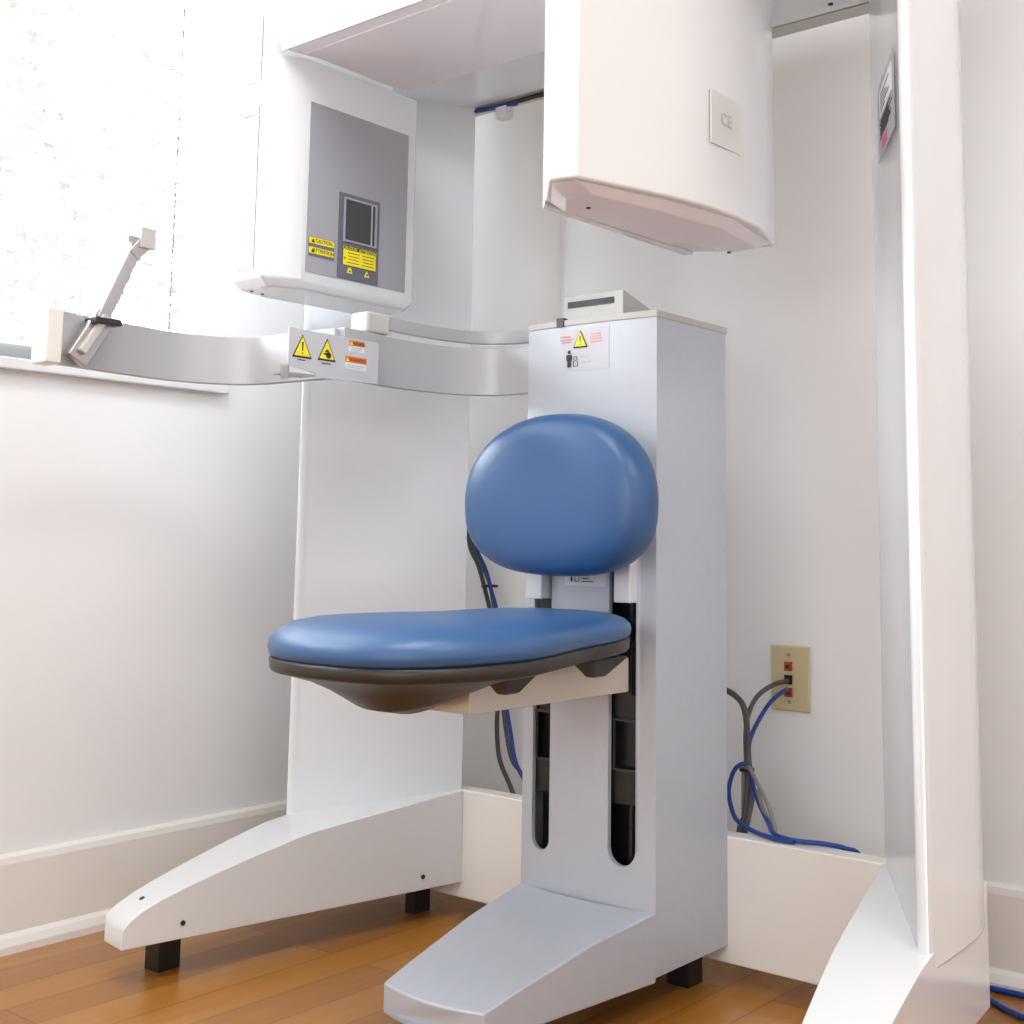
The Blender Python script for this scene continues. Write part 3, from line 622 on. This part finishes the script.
cable('network_cable', 'blue cable loop hanging left of the outlet bundle, beside the silver column', [[(-1.105, 1.915, .296), (-1.116, 1.92, .308), (-1.123, 1.91, .313), (-1.133, 1.9, .302), (-1.137, 1.89, .272), (-1.119, 1.87, .245), (-1.098, 1.855, .232), (-1.059, 1.835, .2265), (-1.012, 1.812, .2265), (-.975, 1.812, .2265)]], .0038, M_cblue)
cable('network_cable', 'light grey cable loop hanging right of the bundle over the crossbar', [[(-1.115, 1.90, .222), (-1.118, 1.905, .265), (-1.12, 1.91, .300), (-1.108, 1.905, .309), (-1.095, 1.895, .303), (-1.076, 1.88, .290), (-1.047, 1.86, .265), (-1.030, 1.85, .238), (-1.028, 1.846, .228), (-1.045, 1.862, .236), (-1.066, 1.875, .258), (-1.080, 1.885, .28)]], .0036, mat('light_grey_cable', (.24, .23, .22), .45))
bm = bmesh.new(); ring(bm, (-1.116, 1.913, .302), (1, 0, 0), (0, 1, 0), .0125, .003, .005, 16); tag(obj('cable_tie', bm, M_black), 'black tie binding the cable bundle beside the outlet', 'cable tie')
cable('network_cable', 'grey cable behind the column on its window side, leftmost in the hanging bundle', [[(-1.792, 1.95, .75), (-1.783, 1.95, .668), (-1.759, 1.95, .628), (-1.739, 1.95, .579), (-1.722, 1.95, .53), (-1.704, 1.95, .462), (-1.7, 1.95, .365), (-1.701, 1.95, .308), (-1.692, 1.95, .251), (-1.66, 1.95, .198), (-1.62, 1.95, .12), (-1.58, 1.95, .008)]], .0046, M_cgray)
cable('network_cable', 'grey cable behind the column on its window side, rightmost in the hanging bundle', [[(-1.78, 1.94, .75), (-1.765, 1.94, .668), (-1.74, 1.94, .629), (-1.717, 1.94, .589), (-1.703, 1.94, .537), (-1.683, 1.94, .464), (-1.678, 1.94, .368), (-1.669, 1.94, .312), (-1.652, 1.94, .257), (-1.619, 1.94, .223), (-1.55, 1.93, .12), (-1.52, 1.93, .008)]], .0042, M_cgray)
cable('network_cable', 'blue cable in the bundle hanging behind the column on its window side', [[(-1.76, 1.93, .75), (-1.748, 1.93, .668), (-1.72, 1.93, .619), (-1.705, 1.93, .58), (-1.689, 1.93, .538), (-1.671, 1.93, .446), (-1.662, 1.93, .37), (-1.647, 1.93, .305), (-1.636, 1.93, .26), (-1.61, 1.93, .222), (-1.50, 1.915, .10), (-1.49, 1.91, .007)]], .0040, M_cblue)
bm = bmesh.new(); ring(bm, (-1.718, 1.94, .585), (1, 0, 0), (0, 1, 0), .017, .004, .005, 16); tag(obj('cable_tie', bm, M_black), 'black tie round the cable bundle below the backrest', 'cable tie')
cable('network_cable', 'dark cable running under the overhead beam beside the detector', [[(-1.70, 1.806, 1.519), (-1.657, 1.806, 1.519), (-1.625, 1.806, 1.517), (-1.586, 1.806, 1.5165), (-1.548, 1.806, 1.517), (-1.51, 1.806, 1.5175), (-1.473, 1.806, 1.517), (-1.402, 1.806, 1.5175), (-1.30, 1.81, 1.5175)]], .0044, M_black)
cable('network_cable', 'blue cable running under the overhead beam beside the dark one', [[(-1.72, 1.800, 1.516), (-1.668, 1.797, 1.516), (-1.63, 1.797, 1.513), (-1.59, 1.799, 1.515), (-1.55, 1.804, 1.511)]], .0032, M_cblue)
tag(obj('cable_clip', bx(-1.600, -1.572, 1.797, 1.82, 1.490, 1.513), M_white, bevel=.002), 'small white cable clip under the overhead beam', 'cable clip')
cable('network_cable', 'blue cable on the floor along the baseboard behind the right leg', [[(-.85, 2.01, .005), (-.80, 2.022, .005), (-.765, 2.03, .005), (-.731, 2.03, .005), (-.693, 2.03, .005), (-.5, 2.03, .005), (-.2, 2.03, .005)]], .0045, M_cblue)
cable('network_cable', 'blue cable curving on the bare floor nearest the right leg', [[(-.90, 1.99, .005), (-.84, 1.995, .005), (-.777, 1.995, .005), (-.757, 1.99, .005), (-.725, 1.968, .005), (-.708, 1.955, .005), (-.688, 1.945, .005), (-.66, 1.94, .005), (-.5, 1.96, .005)]], .0045, M_cblue)

# ------------------------------------------------------------------ keep children in place under their (moved) parents
bpy.context.view_layer.update()
for o in bpy.data.objects:
    if o.parent and o.type == 'MESH': o.matrix_parent_inverse = o.parent.matrix_basis.inverted() if o.parent.parent is None else Matrix.Identity(4)
